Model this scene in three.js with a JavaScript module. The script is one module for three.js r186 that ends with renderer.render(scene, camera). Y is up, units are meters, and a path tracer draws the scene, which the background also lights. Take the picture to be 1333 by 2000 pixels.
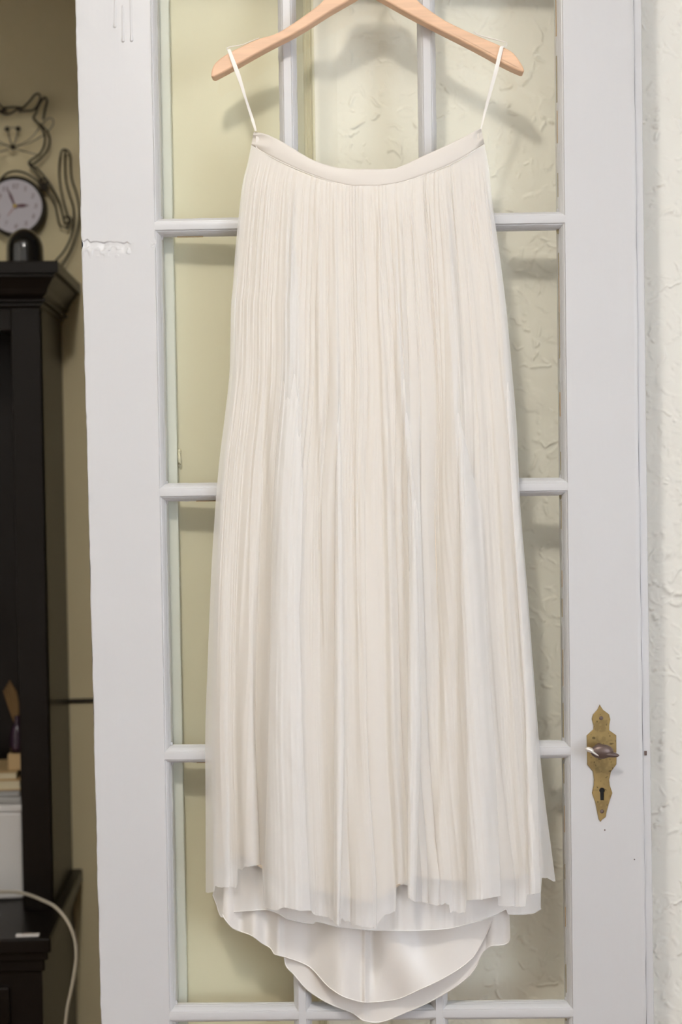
import * as THREE from 'three';
import { mergeGeometries, toCreasedNormals } from 'three/addons/utils/BufferGeometryUtils.js';
import { RectAreaLightUniformsLib } from 'three/addons/lights/RectAreaLightUniformsLib.js';
import { RoundedBoxGeometry } from 'three/addons/geometries/RoundedBoxGeometry.js';

// ---------------------------------------------------------------- camera, light, exposure
RectAreaLightUniformsLib.init();
const scene = new THREE.Scene();
const renderer = new THREE.WebGLRenderer();
renderer.toneMapping = THREE.LinearToneMapping;
renderer.toneMappingExposure = 0.81;
renderer.shadowMap.enabled = true;

const D2R = Math.PI / 180, FPX = 2778;                    // focal length in pixels of the 1333 x 2000 frame
const THETA = -3.95 * D2R;                                // the door stands almost flat against the wall
// door frame: u to the right, v up, w towards the viewer; its front face is w = 0
const doorM = new THREE.Matrix4().makeRotationY(THETA).setPosition(0, 1.11, 0.0916);
const camera = new THREE.PerspectiveCamera(2 * Math.atan(1000 / FPX) / D2R, 1333 / 2000, 0.05, 60);
{
  const m = new THREE.Matrix4().makeRotationFromEuler(new THREE.Euler(-1.73 * D2R, 0.91 * D2R, -0.86 * D2R, 'YXZ')).setPosition(0, 0.2155, 1.9488);
  m.premultiply(doorM);
  m.decompose(camera.position, camera.quaternion, camera.scale);
  camera.focus = 1.92; camera.userData.fStop = 2.8;
  camera.updateMatrixWorld();
}
scene.add(camera);
scene.background = new THREE.Color().setRGB(0.80, 0.90, 1.08);   // even pale daylight outside the window
scene.backgroundIntensity = 10.5;
const LAMP_CD = 1.8, LAMP_NITS = 330, LAMP_COLOR = new THREE.Color().setRGB(1.0, 0.955, 0.89);

// ---------------------------------------------------------------- helpers
const doorInv = doorM.clone().invert();
const camDoor = camera.position.clone().applyMatrix4(doorInv);
const camRot = new THREE.Matrix4().extractRotation(camera.matrixWorld);
function ray(x, y) { return new THREE.Vector3((x - 666.5) / FPX, (1000 - y) / FPX, -1).applyMatrix4(camRot); }
function pd(x, y, w = 0) {                                // photo pixel -> point of the door frame at depth w
  const d = ray(x, y).transformDirection(doorInv), t = (w - camDoor.z) / d.z;
  return new THREE.Vector3(camDoor.x + d.x * t, camDoor.y + d.y * t, w);
}
function pz(x, y, z) {                                    // photo pixel -> world point on the plane z
  const d = ray(x, y), t = (z - camera.position.z) / d.z;
  return camera.position.clone().addScaledVector(d, t);
}
let seed = 7;
const rnd = () => { seed = (seed * 1664525 + 1013904223) >>> 0; return seed / 4294967296; };
function hash(x, y, k) { let h = Math.imul(x, 374761393) ^ Math.imul(y, 668265263) ^ Math.imul(k, 2246822519); h = Math.imul(h ^ (h >>> 13), 1274126177); return ((h ^ (h >>> 16)) >>> 0) / 4294967296; }
const sm = (t) => t * t * (3 - 2 * t);
function noise(x, y, k = 1, per = 0) {
  const xi = Math.floor(x), yi = Math.floor(y), fx = sm(x - xi), fy = sm(y - yi);
  const w = (n) => per ? ((n % per) + per) % per : n;
  const a = hash(w(xi), w(yi), k), b = hash(w(xi + 1), w(yi), k), c = hash(w(xi), w(yi + 1), k), d = hash(w(xi + 1), w(yi + 1), k);
  return a + (b - a) * fx + (c - a) * fy + (a - b - c + d) * fx * fy;
}
const clamp = (x, a = 0, b = 1) => Math.min(b, Math.max(a, x));
const sstep = (a, b, x) => sm(clamp((x - a) / (b - a)));
function poly(pts) {                                      // piecewise linear function from [x, y] pairs
  return (x) => {
    if (x <= pts[0][0]) return pts[0][1];
    for (let i = 1; i < pts.length; i++) if (x <= pts[i][0]) { const [a, b] = pts[i - 1], [c, d] = pts[i]; return b + (d - b) * (x - a) / (c - a || 1); }
    return pts[pts.length - 1][1];
  };
}
function curve(pts) {                                     // smooth monotone interpolation through [x, y] pairs
  const n = pts.length, d = [], m = [];
  for (let i = 0; i < n - 1; i++) d.push((pts[i + 1][1] - pts[i][1]) / (pts[i + 1][0] - pts[i][0]));
  for (let i = 0; i < n; i++) m.push(i === 0 ? d[0] : i === n - 1 ? d[n - 2] : d[i - 1] * d[i] <= 0 ? 0 : 2 * d[i - 1] * d[i] / (d[i - 1] + d[i]));
  return (x) => {
    x = clamp(x, pts[0][0], pts[n - 1][0]); let i = 0; while (i < n - 2 && x > pts[i + 1][0]) i++;
    const h = pts[i + 1][0] - pts[i][0], t = (x - pts[i][0]) / h, t2 = t * t, t3 = t2 * t;
    return (2 * t3 - 3 * t2 + 1) * pts[i][1] + (t3 - 2 * t2 + t) * h * m[i] + (3 * t2 - 2 * t3) * pts[i + 1][1] + (t3 - t2) * h * m[i + 1];
  };
}
function edge(pts) {                                      // the same, extended beyond both ends
  const f = poly(pts), n = pts.length;
  const s0 = (pts[1][1] - pts[0][1]) / (pts[1][0] - pts[0][0]), s1 = (pts[n - 1][1] - pts[n - 2][1]) / (pts[n - 1][0] - pts[n - 2][0]);
  return (x) => x < pts[0][0] ? pts[0][1] + s0 * (x - pts[0][0]) : x > pts[n - 1][0] ? pts[n - 1][1] + s1 * (x - pts[n - 1][0]) : f(x);
}
function geo(pos, idx, uv) {
  const g = new THREE.BufferGeometry();
  g.setAttribute('position', new THREE.Float32BufferAttribute(pos, 3));
  g.setAttribute('uv', new THREE.Float32BufferAttribute(uv || new Array(pos.length / 3 * 2).fill(0), 2));
  g.setIndex(idx); g.computeVertexNormals();
  return g;
}
function sheet(nx, ny, f, uvf) {                          // f(i/nx, j/ny) -> Vector3
  const pos = [], uv = [], idx = [];
  for (let j = 0; j <= ny; j++) for (let i = 0; i <= nx; i++) {
    const p = f(i / nx, j / ny); pos.push(p.x, p.y, p.z);
    uv.push(...(uvf ? uvf(i / nx, j / ny, p) : [p.x, p.y]));
  }
  for (let j = 0; j < ny; j++) for (let i = 0; i < nx; i++) {
    const a = j * (nx + 1) + i, b = a + 1, c = a + nx + 1, d = c + 1;
    idx.push(a, c, b, b, c, d);
  }
  return geo(pos, idx, uv);
}
function boxUV(g) {                                       // uv in metres, from the face's main direction
  g = g.index ? g.toNonIndexed() : g;
  const p = g.attributes.position, uv = new Float32Array(p.count * 2), a = new THREE.Vector3(), b = new THREE.Vector3(), c = new THREE.Vector3();
  for (let i = 0; i < p.count; i += 3) {
    a.fromBufferAttribute(p, i); b.fromBufferAttribute(p, i + 1); c.fromBufferAttribute(p, i + 2);
    const n = b.clone().sub(a).cross(c.clone().sub(a)), x = Math.abs(n.x), y = Math.abs(n.y), z = Math.abs(n.z);
    [a, b, c].forEach((v, k) => { const q = z >= x && z >= y ? [v.x, v.y] : x >= y ? [v.z, v.y] : [v.x, v.z]; uv[(i + k) * 2] = q[0]; uv[(i + k) * 2 + 1] = q[1]; });
  }
  g.setAttribute('uv', new THREE.BufferAttribute(uv, 2));
  return g;
}
function bx(x0, x1, y0, y1, z0, z1, r = 0) {
  const g = r ? new RoundedBoxGeometry(x1 - x0, y1 - y0, z1 - z0, 2, r) : new THREE.BoxGeometry(x1 - x0, y1 - y0, z1 - z0);
  g.translate((x0 + x1) / 2, (y0 + y1) / 2, (z0 + z1) / 2);
  return boxUV(g);
}
function tube(pts, r, seg = 40, closed = false, radial = 8) {
  return new THREE.TubeGeometry(new THREE.CatmullRomCurve3(pts, closed, 'centripetal'), seg, r, radial, closed);
}
const taken = {};
function numbered(n) { const k = (taken[n] = (taken[n] ?? -1) + 1); return k ? n + '_' + String(k).padStart(3, '0') : n; }
function mesh(name, g, m, parent) {
  const o = new THREE.Mesh(Array.isArray(g) ? mergeGeometries(g.map((q) => q.index ? q.toNonIndexed() : q).map((q) => { for (const k of Object.keys(q.attributes)) if (!['position', 'normal', 'uv'].includes(k)) q.deleteAttribute(k); return q; })) : g, m);
  o.name = parent ? name : numbered(name); o.castShadow = o.receiveShadow = true;
  (parent || scene).add(o);
  return o;
}
function thing(name, label, category, group) {
  const o = new THREE.Group(); o.name = numbered(name); scene.add(o);
  o.userData = { label, category }; if (group) o.userData.group = group;
  return o;
}
function struct(name, g, m, label) {
  const o = g ? mesh(name, g, m) : new THREE.Group();
  if (!g) { o.name = numbered(name); scene.add(o); }
  o.userData = { kind: 'structure', label, category: name.split('_')[0] };
  return o;
}
function rebase(o, base, turn = 0) {                      // put a thing's origin at its base, keeping its parts where they are
  const m = new THREE.Matrix4().makeRotationY(turn).setPosition(base), inv = m.clone().invert();
  for (const c of o.children) c.traverse((q) => { if (q.isMesh) { q.geometry = q.geometry.clone(); q.geometry.applyMatrix4(inv); } });
  o.position.copy(base); o.rotation.y = turn;
}
function onDoor(o, base) {                                // parts built in the door frame: place the group in it
  const inv = new THREE.Matrix4().makeTranslation(-base.x, -base.y, -base.z);
  for (const c of o.children) c.traverse((q) => { if (q.isMesh) q.geometry.applyMatrix4(inv); });
  o.position.copy(base.clone().applyMatrix4(doorM)); o.rotation.y = THETA;
}

// ---------------------------------------------------------------- textures
function tex(n, f, srgb, rx = 1, ry = 1) {
  const d = new Uint8Array(n * n * 4);
  for (let j = 0; j < n; j++) for (let i = 0; i < n; i++) {
    const c = f(i / n, j / n); const k = (j * n + i) * 4;
    if (typeof c === 'number') d[k] = d[k + 1] = d[k + 2] = clamp(c) * 255; else { d[k] = clamp(c[0]) * 255; d[k + 1] = clamp(c[1]) * 255; d[k + 2] = clamp(c[2]) * 255; }
    d[k + 3] = 255;
  }
  const t = new THREE.DataTexture(d, n, n); t.wrapS = t.wrapT = THREE.RepeatWrapping; t.magFilter = THREE.LinearFilter; t.minFilter = THREE.LinearMipmapLinearFilter; t.generateMipmaps = true;
  if (srgb) t.colorSpace = THREE.SRGBColorSpace; t.repeat.set(rx, ry); t.needsUpdate = true;
  return t;
}
function pn(x, y, p, k, oct = 3) { let s = 0, a = 0.5, n = 0; for (let i = 0; i < oct; i++) { s += a * noise(x * p, y * p, k + i, p); n += a; a *= 0.5; p *= 2; } return s / n; }
// hand-trowelled plaster: overlapping short drags of the trowel, each a thin flat patch with a raised, broken lip; one tile is 0.9 m
const plasterBump = (() => {
  const n = 1024, mm = n / 900, h = new Float32Array(n * n);
  for (let j = 0; j < n; j++) for (let i = 0; i < n; i++) h[j * n + i] = 0.3 + 0.25 * (pn(i / n, j / n, 6, 71, 2) - 0.5);
  for (let k = 0; k < 1500; k++) {
    const cx = rnd() * n, cy = rnd() * n, a = rnd() * 6.283, L = (12 + 30 * rnd() * rnd()) * mm, B = (7 + 16 * rnd()) * mm, bend = (rnd() - 0.5) * 0.9 / L, top = 0.26 + 0.22 * rnd(), lip = 0.10 + 0.30 * rnd() * rnd(), R = Math.ceil(L + 2), ca = Math.cos(a), sa = Math.sin(a), k0 = k * 13;
    for (let y = -R; y <= R; y++) for (let x = -R; x <= R; x++) {
      const u = x * ca + y * sa, v0 = -x * sa + y * ca, v = v0 + bend * u * u + 5 * mm * (noise(u / (7 * mm) + k0, k0, 501) - 0.5);
      const q = Math.sqrt((u / L) ** 2 + (v / B) ** 2); if (q > 1.08) continue;
      const m = sstep(1.06, 0.72, q), e = (v / B - 0.62 * Math.sqrt(Math.max(0, 1 - (u / L) ** 2))) / 0.16;
      const i = ((Math.round(cy + y) % n + n) % n) * n + (Math.round(cx + x) % n + n) % n;
      h[i] += m * (v > 0 ? 0.85 : 0.5) * (top - 0.05 * v / B - h[i]) + lip * Math.exp(-e * e) * sstep(1.05, 0.8, q) * sstep(0.25, 0.6, noise(u / (5 * mm) + k0, k0 + 3, 502));
    }
  }
  for (let p = 0; p < 2; p++) { const g = h.slice(); for (let j = 0; j < n; j++) for (let i = 0; i < n; i++) { let s = 0; for (let y = -1; y <= 1; y++) for (let x = -1; x <= 1; x++) s += g[((j + y + n) % n) * n + (i + x + n) % n]; h[j * n + i] = s / 9; } }
  return tex(n, (x, y) => { const i = Math.floor(y * n + 1e-6) * n + Math.floor(x * n + 1e-6); return h[i] + 0.03 * (pn(x, y, 64, 61, 2) - 0.5); });
})();
plasterBump.repeat.set(1 / 0.9, 1 / 0.9);
const paintBump = tex(512, (x, y) => 0.6 * pn(x, y, 10, 5, 3) + 0.34 * pn(x, y, 32, 9, 2) + 0.06 * noise(x * 120, y * 10, 3, 120));
paintBump.repeat.set(1 / 0.35, 1 / 0.35);
const woodMap = tex(512, (x, y) => {
  const g = noise(x * 3 + 2 * pn(x, y, 4, 3), y * 48, 5, 0), f = noise(x * 14, y * 220, 8);
  const v = 0.93 + 0.05 * g + 0.03 * (f - 0.5);
  return [0.97 * v, 0.80 * v, 0.655 * v];
}, true);
const brassMap = tex(512, (x, y) => {
  const n = pn(x, y, 5, 81, 4), s = sstep(0.56, 0.72, pn(x, y, 13, 91, 3)), q = sstep(0.72, 0.80, pn(x, y, 26, 95, 3));
  const v = 0.80 + 0.26 * n, k = 1 - 0.09 * s - 0.3 * q;
  return [0.66 * v * k, 0.565 * v * k, 0.37 * v * k];
}, true);
const floorMap = tex(512, (x, y) => { const v = 0.8 + 0.25 * noise(x * 4, y * 60, 2) ; return [0.5 * v, 0.36 * v, 0.24 * v]; }, true);
floorMap.repeat.set(1, 1);

// ---------------------------------------------------------------- materials (linear base colours)
const C = (r, g, b) => new THREE.Color().setRGB(r, g, b);
const std = (c, rough, o = {}) => new THREE.MeshStandardMaterial({ color: c, roughness: rough, ...o });
const phy = (c, rough, o = {}) => new THREE.MeshPhysicalMaterial({ color: c, roughness: rough, ...o });
const M = {
  plaster: std(C(0.92, 0.895, 0.815), 0.85, { bumpMap: plasterBump, bumpScale: 0.0085 }),
  smoothPlaster: std(C(0.90, 0.87, 0.78), 0.85),
  wall: std(C(0.80, 0.77, 0.70), 0.9),
  ceiling: std(C(0.84, 0.83, 0.80), 0.9),
  floor: std(C(1, 1, 1), 0.5, { map: floorMap }),
  board: std(C(0.75, 0.715, 0.545), 0.5),
  stop: std(C(0.70, 0.72, 0.66), 0.45),
  doorPaint: phy(C(0.65, 0.641, 0.638), 0.38, { bumpMap: paintBump, bumpScale: 0.0005 }),
  glass: phy(C(0.995, 0.99, 0.94), 0.02, { transmission: 1, thickness: 0, ior: 1.5 }),
  clearGlass: phy(C(0.98, 0.98, 0.98), 0.0, { transmission: 1, thickness: 0, ior: 1.5 }),
  putty: std(C(0.50, 0.36, 0.20), 0.8),
  oldPaint: std(C(0.38, 0.32, 0.20), 0.8),
  brass: phy(C(1, 1, 1), 0.45, { map: brassMap, metalness: 0.6 }),
  bronze: phy(C(0.16, 0.115, 0.10), 0.38, { metalness: 0.55 }),
  worn: phy(C(0.85, 0.82, 0.78), 0.3, { metalness: 0.6 }),
  steel: phy(C(0.62, 0.60, 0.58), 0.3, { metalness: 1 }),
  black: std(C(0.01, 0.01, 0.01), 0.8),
  wood: phy(C(1, 1, 1), 0.5, { map: woodMap }),
  tullePanel: phy(C(0.95, 0.922, 0.88), 0.95, { transmission: 0.10, thickness: 0, transparent: true, opacity: 0.72, side: THREE.DoubleSide }),
  tulle: phy(C(0.94, 0.92, 0.885), 0.95, { transmission: 0.10, thickness: 0, transparent: true, opacity: 0.60, side: THREE.DoubleSide, sheen: 0.3, sheenRoughness: 0.6 }),
  slip: phy(C(0.90, 0.80, 0.655), 0.8, { side: THREE.DoubleSide }),
  chiffon: phy(C(0.92, 0.895, 0.86), 0.8, { transmission: 0.2, thickness: 0, side: THREE.DoubleSide }),
  satin: phy(C(0.86, 0.82, 0.765), 0.34, { side: THREE.DoubleSide, sheen: 0.4, sheenRoughness: 0.4 }),
  ribbon: phy(C(0.88, 0.84, 0.775), 0.4, { side: THREE.DoubleSide }),
  band: phy(C(0.77, 0.715, 0.645), 0.45, { specularIntensity: 0.4, side: THREE.DoubleSide }),
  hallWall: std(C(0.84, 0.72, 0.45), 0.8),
  hallSide: std(C(0.46, 0.385, 0.235), 0.8),  // unseen hall walls, coloured darker than hallWall to cut the bounce light
  darkWood: phy(C(0.010, 0.0075, 0.006), 0.30, { specularIntensity: 0.35 }),
  iron: std(C(0.035, 0.026, 0.016), 0.6, { metalness: 0.3 }),
  domeGlass: phy(C(0.012, 0.012, 0.013), 0.06, { clearcoat: 1 }),
  purple: phy(C(0.03, 0.012, 0.026), 0.25),
  tan: std(C(0.50, 0.34, 0.16), 0.7),
  reed: std(C(0.16, 0.09, 0.03), 0.8),
  paper: std(C(0.62, 0.54, 0.36), 0.85),
  greyCloth: std(C(0.42, 0.41, 0.39), 0.9),
  whitePlastic: phy(C(0.72, 0.69, 0.66), 0.35),
  cable: std(C(0.55, 0.49, 0.38), 0.5),
};

// ---------------------------------------------------------------- the room
const H = 2.79, WT = 0.14, HALLZ = -0.82;
const XR = 1.75, XL = -1.75, ZF = 3.7, REV = pz(268, 900, 0).x, OPL = -1.45, HEAD = 2.22;
const rx1 = XR + WT;
struct('wall_back', [bx(REV, rx1, 0, H, -WT, 0), bx(XL - WT, OPL, 0, H, -WT, 0), bx(OPL, REV, HEAD, H, -WT, 0)], M.plaster, 'cream trowelled plaster wall behind the open glazed door');
struct('floor', bx(XL - WT - 0.6, rx1, -0.1, 0, HALLZ - WT, ZF + WT), M.floor, 'brown wooden floor of the room');
struct('ceiling', bx(XL - WT - 0.6, rx1, H, H + 0.1, HALLZ - WT, ZF + WT), M.ceiling, 'white ceiling of the room');
struct('wall_left', bx(XL - WT, XL, 0, H, 0, ZF), M.wall, 'cream side wall left of the doorway');
struct('wall_front', bx(XL - WT, rx1, 0, H, ZF, ZF + WT), M.wall, 'cream wall facing the glazed door');
const WZ0 = 2.05, WZ1 = 3.6, WY0 = 0.4, WY1 = 2.15;
struct('wall_right', [bx(XR, rx1, 0, WY0, 0, ZF), bx(XR, rx1, WY1, H, 0, ZF), bx(XR, rx1, WY0, WY1, 0, WZ0), bx(XR, rx1, WY0, WY1, WZ1, ZF)], M.wall, 'cream side wall with the window');
{
  const w = struct('window_1', null, null, 'white framed window in the side wall');
  const x0 = XR + 0.04, x1 = XR + 0.09, f = 0.05, zm = (WZ0 + WZ1) / 2;
  mesh('window_frame', [bx(x0, x1, WY0, WY0 + f, WZ0, WZ1), bx(x0, x1, WY1 - f, WY1, WZ0, WZ1), bx(x0, x1, WY0, WY1, WZ0, WZ0 + f), bx(x0, x1, WY0, WY1, WZ1 - f, WZ1), bx(x0, x1, WY0, WY1, zm - 0.02, zm + 0.02)], M.doorPaint, w);
  for (const [a, b] of [[WZ0 + f, zm - 0.02], [zm + 0.02, WZ1 - f]]) { const g = new THREE.PlaneGeometry(b - a, WY1 - WY0 - 2 * f); g.rotateY(-Math.PI / 2); g.translate(x0 + 0.025, (WY0 + WY1) / 2, (a + b) / 2); mesh('pane', g, M.clearGlass, w); }
}
// the hall beyond the opening
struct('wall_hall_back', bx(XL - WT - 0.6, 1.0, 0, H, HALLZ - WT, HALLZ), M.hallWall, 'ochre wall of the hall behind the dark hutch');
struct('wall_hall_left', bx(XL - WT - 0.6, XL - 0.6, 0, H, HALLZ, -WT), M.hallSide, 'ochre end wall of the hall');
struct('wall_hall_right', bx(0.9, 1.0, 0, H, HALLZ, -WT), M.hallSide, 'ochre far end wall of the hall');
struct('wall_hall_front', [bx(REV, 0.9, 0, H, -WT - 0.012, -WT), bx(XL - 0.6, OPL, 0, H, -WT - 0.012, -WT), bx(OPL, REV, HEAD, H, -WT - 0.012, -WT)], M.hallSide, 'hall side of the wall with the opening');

// casing of the opening: flat board, raised back band at its outer edge, door stop beside the opening
{
  const t = struct('trim_1', null, null, 'cream painted door casing seen through the left panes');
  const xa = REV, xb = pz(594, 150, 0.01).x, xc = pz(613, 150, 0.024).x, xd = pz(658, 150, 0.001).x;
  mesh('casing_board', bx(xa, xb + 0.001, 0, HEAD + 0.1, 0, 0.009, 0.002), M.board, t);
  const sh = new THREE.Shape(); sh.moveTo(xb, 0);
  sh.lineTo(xb, 0.010); sh.lineTo(xb + (xc - xb) * 0.25, 0.0135); sh.lineTo(xb + (xc - xb) * 0.3, 0.0125); sh.lineTo(xb + (xc - xb) * 0.6, 0.018); sh.lineTo(xb + (xc - xb) * 0.68, 0.0175); sh.lineTo(xc - 0.002, 0.0235);
  sh.quadraticCurveTo(xc, 0.0245, xc + 0.001, 0.0235); sh.lineTo(xc + 0.001, 0);
  const s2 = new THREE.Shape(); s2.moveTo(xc + 0.001, 0); s2.lineTo(xc + 0.001, 0.0232); s2.quadraticCurveTo(xc + 0.004, 0.024, xc + 0.008, 0.0205); s2.bezierCurveTo(xc + 0.016, 0.012, xd - 0.012, 0.003, xd, 0.0005); s2.lineTo(xd, 0);
  for (const [name, shape, m] of [['back_band', sh, M.board], ['plaster_fillet', s2, M.smoothPlaster]]) {
    const g = new THREE.ExtrudeGeometry(shape, { depth: HEAD + 0.1, bevelEnabled: false, curveSegments: 12 }); g.rotateX(-Math.PI / 2); g.scale(1, 1, -1);
    const p = g.attributes.position; for (let i = 0; i < p.count; i += 3) for (const k of ['X', 'Y', 'Z']) { const q = p['get' + k](i); p['set' + k](i, p['get' + k](i + 1)); p['set' + k](i + 1, q); }
    g.computeVertexNormals(); mesh(name, g, m, t);
  }
  const xs = pz(344.5, 800, 0.03).x;
  mesh('door_stop', bx(REV, xs, 0, HEAD, 0.009, 0.030, 0.0015), M.stop, t).userData.label = 'pale grey-white wooden strip';
  // little painted hook beside the strip
  const hp = pz(350, 886, 0.012);
  mesh('cup_hook', [tube([hp.clone(), hp.clone().add(new THREE.Vector3(0, 0.001, 0.006)), hp.clone().add(new THREE.Vector3(0.001, -0.005, 0.010)), hp.clone().add(new THREE.Vector3(0.001, -0.012, 0.008)), hp.clone().add(new THREE.Vector3(0.001, -0.014, 0.003))], 0.0022, 20), new THREE.SphereGeometry(0.0035, 12, 8).translate(hp.x, hp.y + 0.004, hp.z)], M.board, t);
  mesh('jamb', bx(REV - 0.012, REV, 0, HEAD, -WT - 0.012, 0.012, 0.001), M.stop, t);
}
{
  const t = struct('trim_2', [bx(OPL, REV - 0.012, HEAD - 0.012, HEAD, -WT - 0.012, 0.012), bx(OPL - 0.1, REV + 0.3, HEAD, HEAD + 0.1, 0, 0.0085)], M.board, 'cream head casing above the opening');
}
struct('baseboard_back', bx(pz(660, 900, 0).x, XR, 0, 0.12, 0, 0.015, 0.003), M.doorPaint, 'white baseboard along the plaster wall');

// ---------------------------------------------------------------- the lamp on the ceiling
{
  const p = new THREE.Vector3(-0.27, 1.51, 1.63).applyMatrix4(doorM); p.y = 2.62;
  const t = thing('ceiling_lamp', 'white glass globe lamp on the ceiling', 'lamp');
  mesh('ceiling_rose', new THREE.LatheGeometry([[0.001, 0], [0.06, 0], [0.062, -0.012], [0.04, -0.03], [0.035, -0.06], [0.001, -0.06]].map((q) => new THREE.Vector2(...q)), 32).translate(p.x, H, p.z), M.steel, t);
  const globe = mesh('globe', new THREE.SphereGeometry(0.066, 32, 24).translate(p.x, p.y, p.z), std(C(1, 1, 1), 0.5, { emissive: LAMP_COLOR, emissiveIntensity: 12 }), t);
  globe.castShadow = false;
  rebase(t, new THREE.Vector3(p.x, H, p.z));
  const l = new THREE.PointLight(LAMP_COLOR, LAMP_CD, 0, 2); l.position.copy(p); l.castShadow = true; l.shadow.radius = 3.2; l.shadow.mapSize.set(2048, 2048); scene.add(l);
  const a = new THREE.RectAreaLight(LAMP_COLOR, LAMP_NITS, 0.13, 0.13); a.position.set(p.x, p.y - 0.068, p.z); a.lookAt(p.x, 0, p.z); scene.add(a);
}

// ---------------------------------------------------------------- the glazed door
const HW = 0.28, PITCH = 0.3639, FACE = 0.0049, GL = -0.0155, THICK = 0.036, BAR = 0.023, STK = 0.0076;
const rows = [0, 1, 2, 3].map((k) => (1.5 - k) * PITCH + FACE), cols = [-0.095, 0.095];
const V1 = rows[0] + PITCH - FACE, V0 = rows[3] - PITCH + FACE, VTOP = 1.09, VBOT = -1.10;
const door = struct('door_1', null, null, 'white painted fifteen-pane glazed door with chipped old paint');
// moulding from the face edge (0, 0) in to the glass (STK, GL)
const STICK = [[0, 0], [0.0006, -0.0007], [0.0010, -0.0026], [0.0022, -0.0029], [0.0040, -0.0045], [0.0054, -0.0075], [0.0060, -0.0108], [0.0066, -0.0113], [0.0070, -0.0150], [STK, GL - 0.0005]];
function loft(section, from, to, n, along) {              // sweep a list of [across, depth] along v (along = 1) or u; the last point wobbles like brushed paint
  const pos = [], idx = [], uv = [], m = section.length; let acc = 0; const arc = section.map((p, i) => (acc += i ? Math.hypot(p[0] - section[i - 1][0], p[1] - section[i - 1][1]) : 0));
  for (let j = 0; j <= n; j++) {
    const q = from + (to - from) * j / n;
    for (let i = 0; i < m; i++) {
      let [a, w, k] = section[i];
      const wob = (noise(q * 60, (section[0][0] + (k || 0)) * 31, 77) - 0.5) * 0.0010 + (noise(q * 240, section[0][0] * 57, 78) - 0.5) * 0.0006;
      if (k) a += k * wob;
      pos.push(...(along ? [a, q, w] : [q, a, w])); uv.push(...(along ? [arc[i] + section[0][0], q] : [q, arc[i] + section[0][0]]));
    }
  }
  for (let j = 0; j < n; j++) for (let i = 0; i < m - 1; i++) {
    const a = j * m + i, b = a + 1, c = a + m, d = c + 1;
    if (along) idx.push(a, b, c, b, d, c); else idx.push(a, c, b, b, c, d);
  }
  return toCreasedNormals(geo(pos, idx, uv), 0.45);
}
function bar(c) {                                         // closed section of a glazing bar about c, from left (or low) to right (or high)
  const s = [];
  s.push([c - FACE - STK + 0.002, -BAR], [c - FACE - STK, -BAR + 0.004]);
  for (let i = STICK.length - 1; i >= 0; i--) s.push([c - FACE - STICK[i][0], STICK[i][1], i === STICK.length - 1 ? -1 : 0]);
  for (let i = 0; i < STICK.length; i++) s.push([c + FACE + STICK[i][0], STICK[i][1], i === STICK.length - 1 ? 1 : 0]);
  s.push([c + FACE + STK, -BAR + 0.004], [c + FACE + STK - 0.002, -BAR], [c - FACE - STK + 0.002, -BAR]);
  return s;
}
for (const c of cols) mesh('muntin', loft(bar(c), V0 - 0.002, V1 + 0.002, 420, true), M.doorPaint, door);
for (const c of rows) mesh('muntin', loft(bar(c), -HW - 0.002, HW + 0.002, 180, false).translate(0, 0, -0.00015), M.doorPaint, door);
// stiles: a worked front face with paint runs and an old gouge, moulded towards the glass
const vPx = (y) => pd(300, y).y;
const leftEdge = edge([[vPx(1950), pd(196, 1950).x], [vPx(950), pd(171.3, 950).x], [vPx(0), pd(146.7, 0).x]]);
const rightEdge = edge([[vPx(1950), pd(1263.4, 1950).x], [vPx(950), pd(1249.6, 950).x], [vPx(0), pd(1238.5, 0).x]]);
const drips = [[[225.5, -8], [224.5, 52]], [[240, 12], [240.5, 80]], [[255.5, -8], [257.3, 79]]].map(([a, b]) => [pd(...a), pd(...b)]);
function leftRelief(u, v) {
  let h = (noise(u * 60, v * 30, 101) - 0.5) * 0.00035 + (noise(u * 18, v * 9, 102) - 0.5) * 0.0007;
  for (const [a, b] of drips) {
    const t = clamp((v - a.y) / (b.y - a.y)), x = a.x + (b.x - a.x) * t, r = 0.0013 + 0.0006 * sstep(0.8, 1, t);
    const dx = u - x, dy = v < b.y ? v - b.y : v > a.y ? (v - a.y) : 0, q = (dx * dx + dy * dy) / (r * r);
    if (q < 1) h += Math.sqrt(1 - q) * (0.0006 + 0.0010 * sstep(0.82, 1, t));
  }
  // gouge with a torn upper lip and filler below it
  const p = pd(165, 470), e = pd(246, 474), s = (u - p.x) / (e.x - p.x);
  if (s > -0.1 && s < 1.25) {
    const line = p.y + (e.y - p.y) * s + (noise(u * 220, 3, 103) - 0.5) * 0.004, d = v - line;      // above the line is positive
    const env = sstep(-0.08, 0.02, s) * sstep(1.22, 0.95, s), deep = 0.5 + noise(u * 120, 7, 104);
    if (d > -0.030 && d < 0.002) h -= env * deep * 0.0020 * sstep(0.0012, -0.0006, d) * sstep(-0.015, -0.001, d);
    if (d > -0.03 && d < -0.004) h += env * 0.0010 * sstep(0.45, 0.8, noise(u * 190, v * 190, 105)) * sstep(-0.024, -0.012, d) * sstep(-0.004, -0.008, d);
  }
  const k = pd(300, 478); const dk = Math.hypot(u - k.x, v - k.y); if (dk < 0.006) h += 0.0012 * (noise(u * 700, v * 700, 106) - 0.3) * (1 - dk / 0.006);
  return h;
}
function vList(v0, v1) {                                  // finer rows where the runs and the gouge are
  const a = [], f0 = pd(250, 90).y, f1 = pd(250, -20).y, g0 = pd(200, 515).y, g1 = pd(200, 455).y;
  for (let v = v0; v < v1;) { a.push(v); v += (v > f0 && v < f1) || (v > g0 && v < g1) ? 0.00055 : 0.008; }
  a.push(v1); return a;
}
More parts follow.
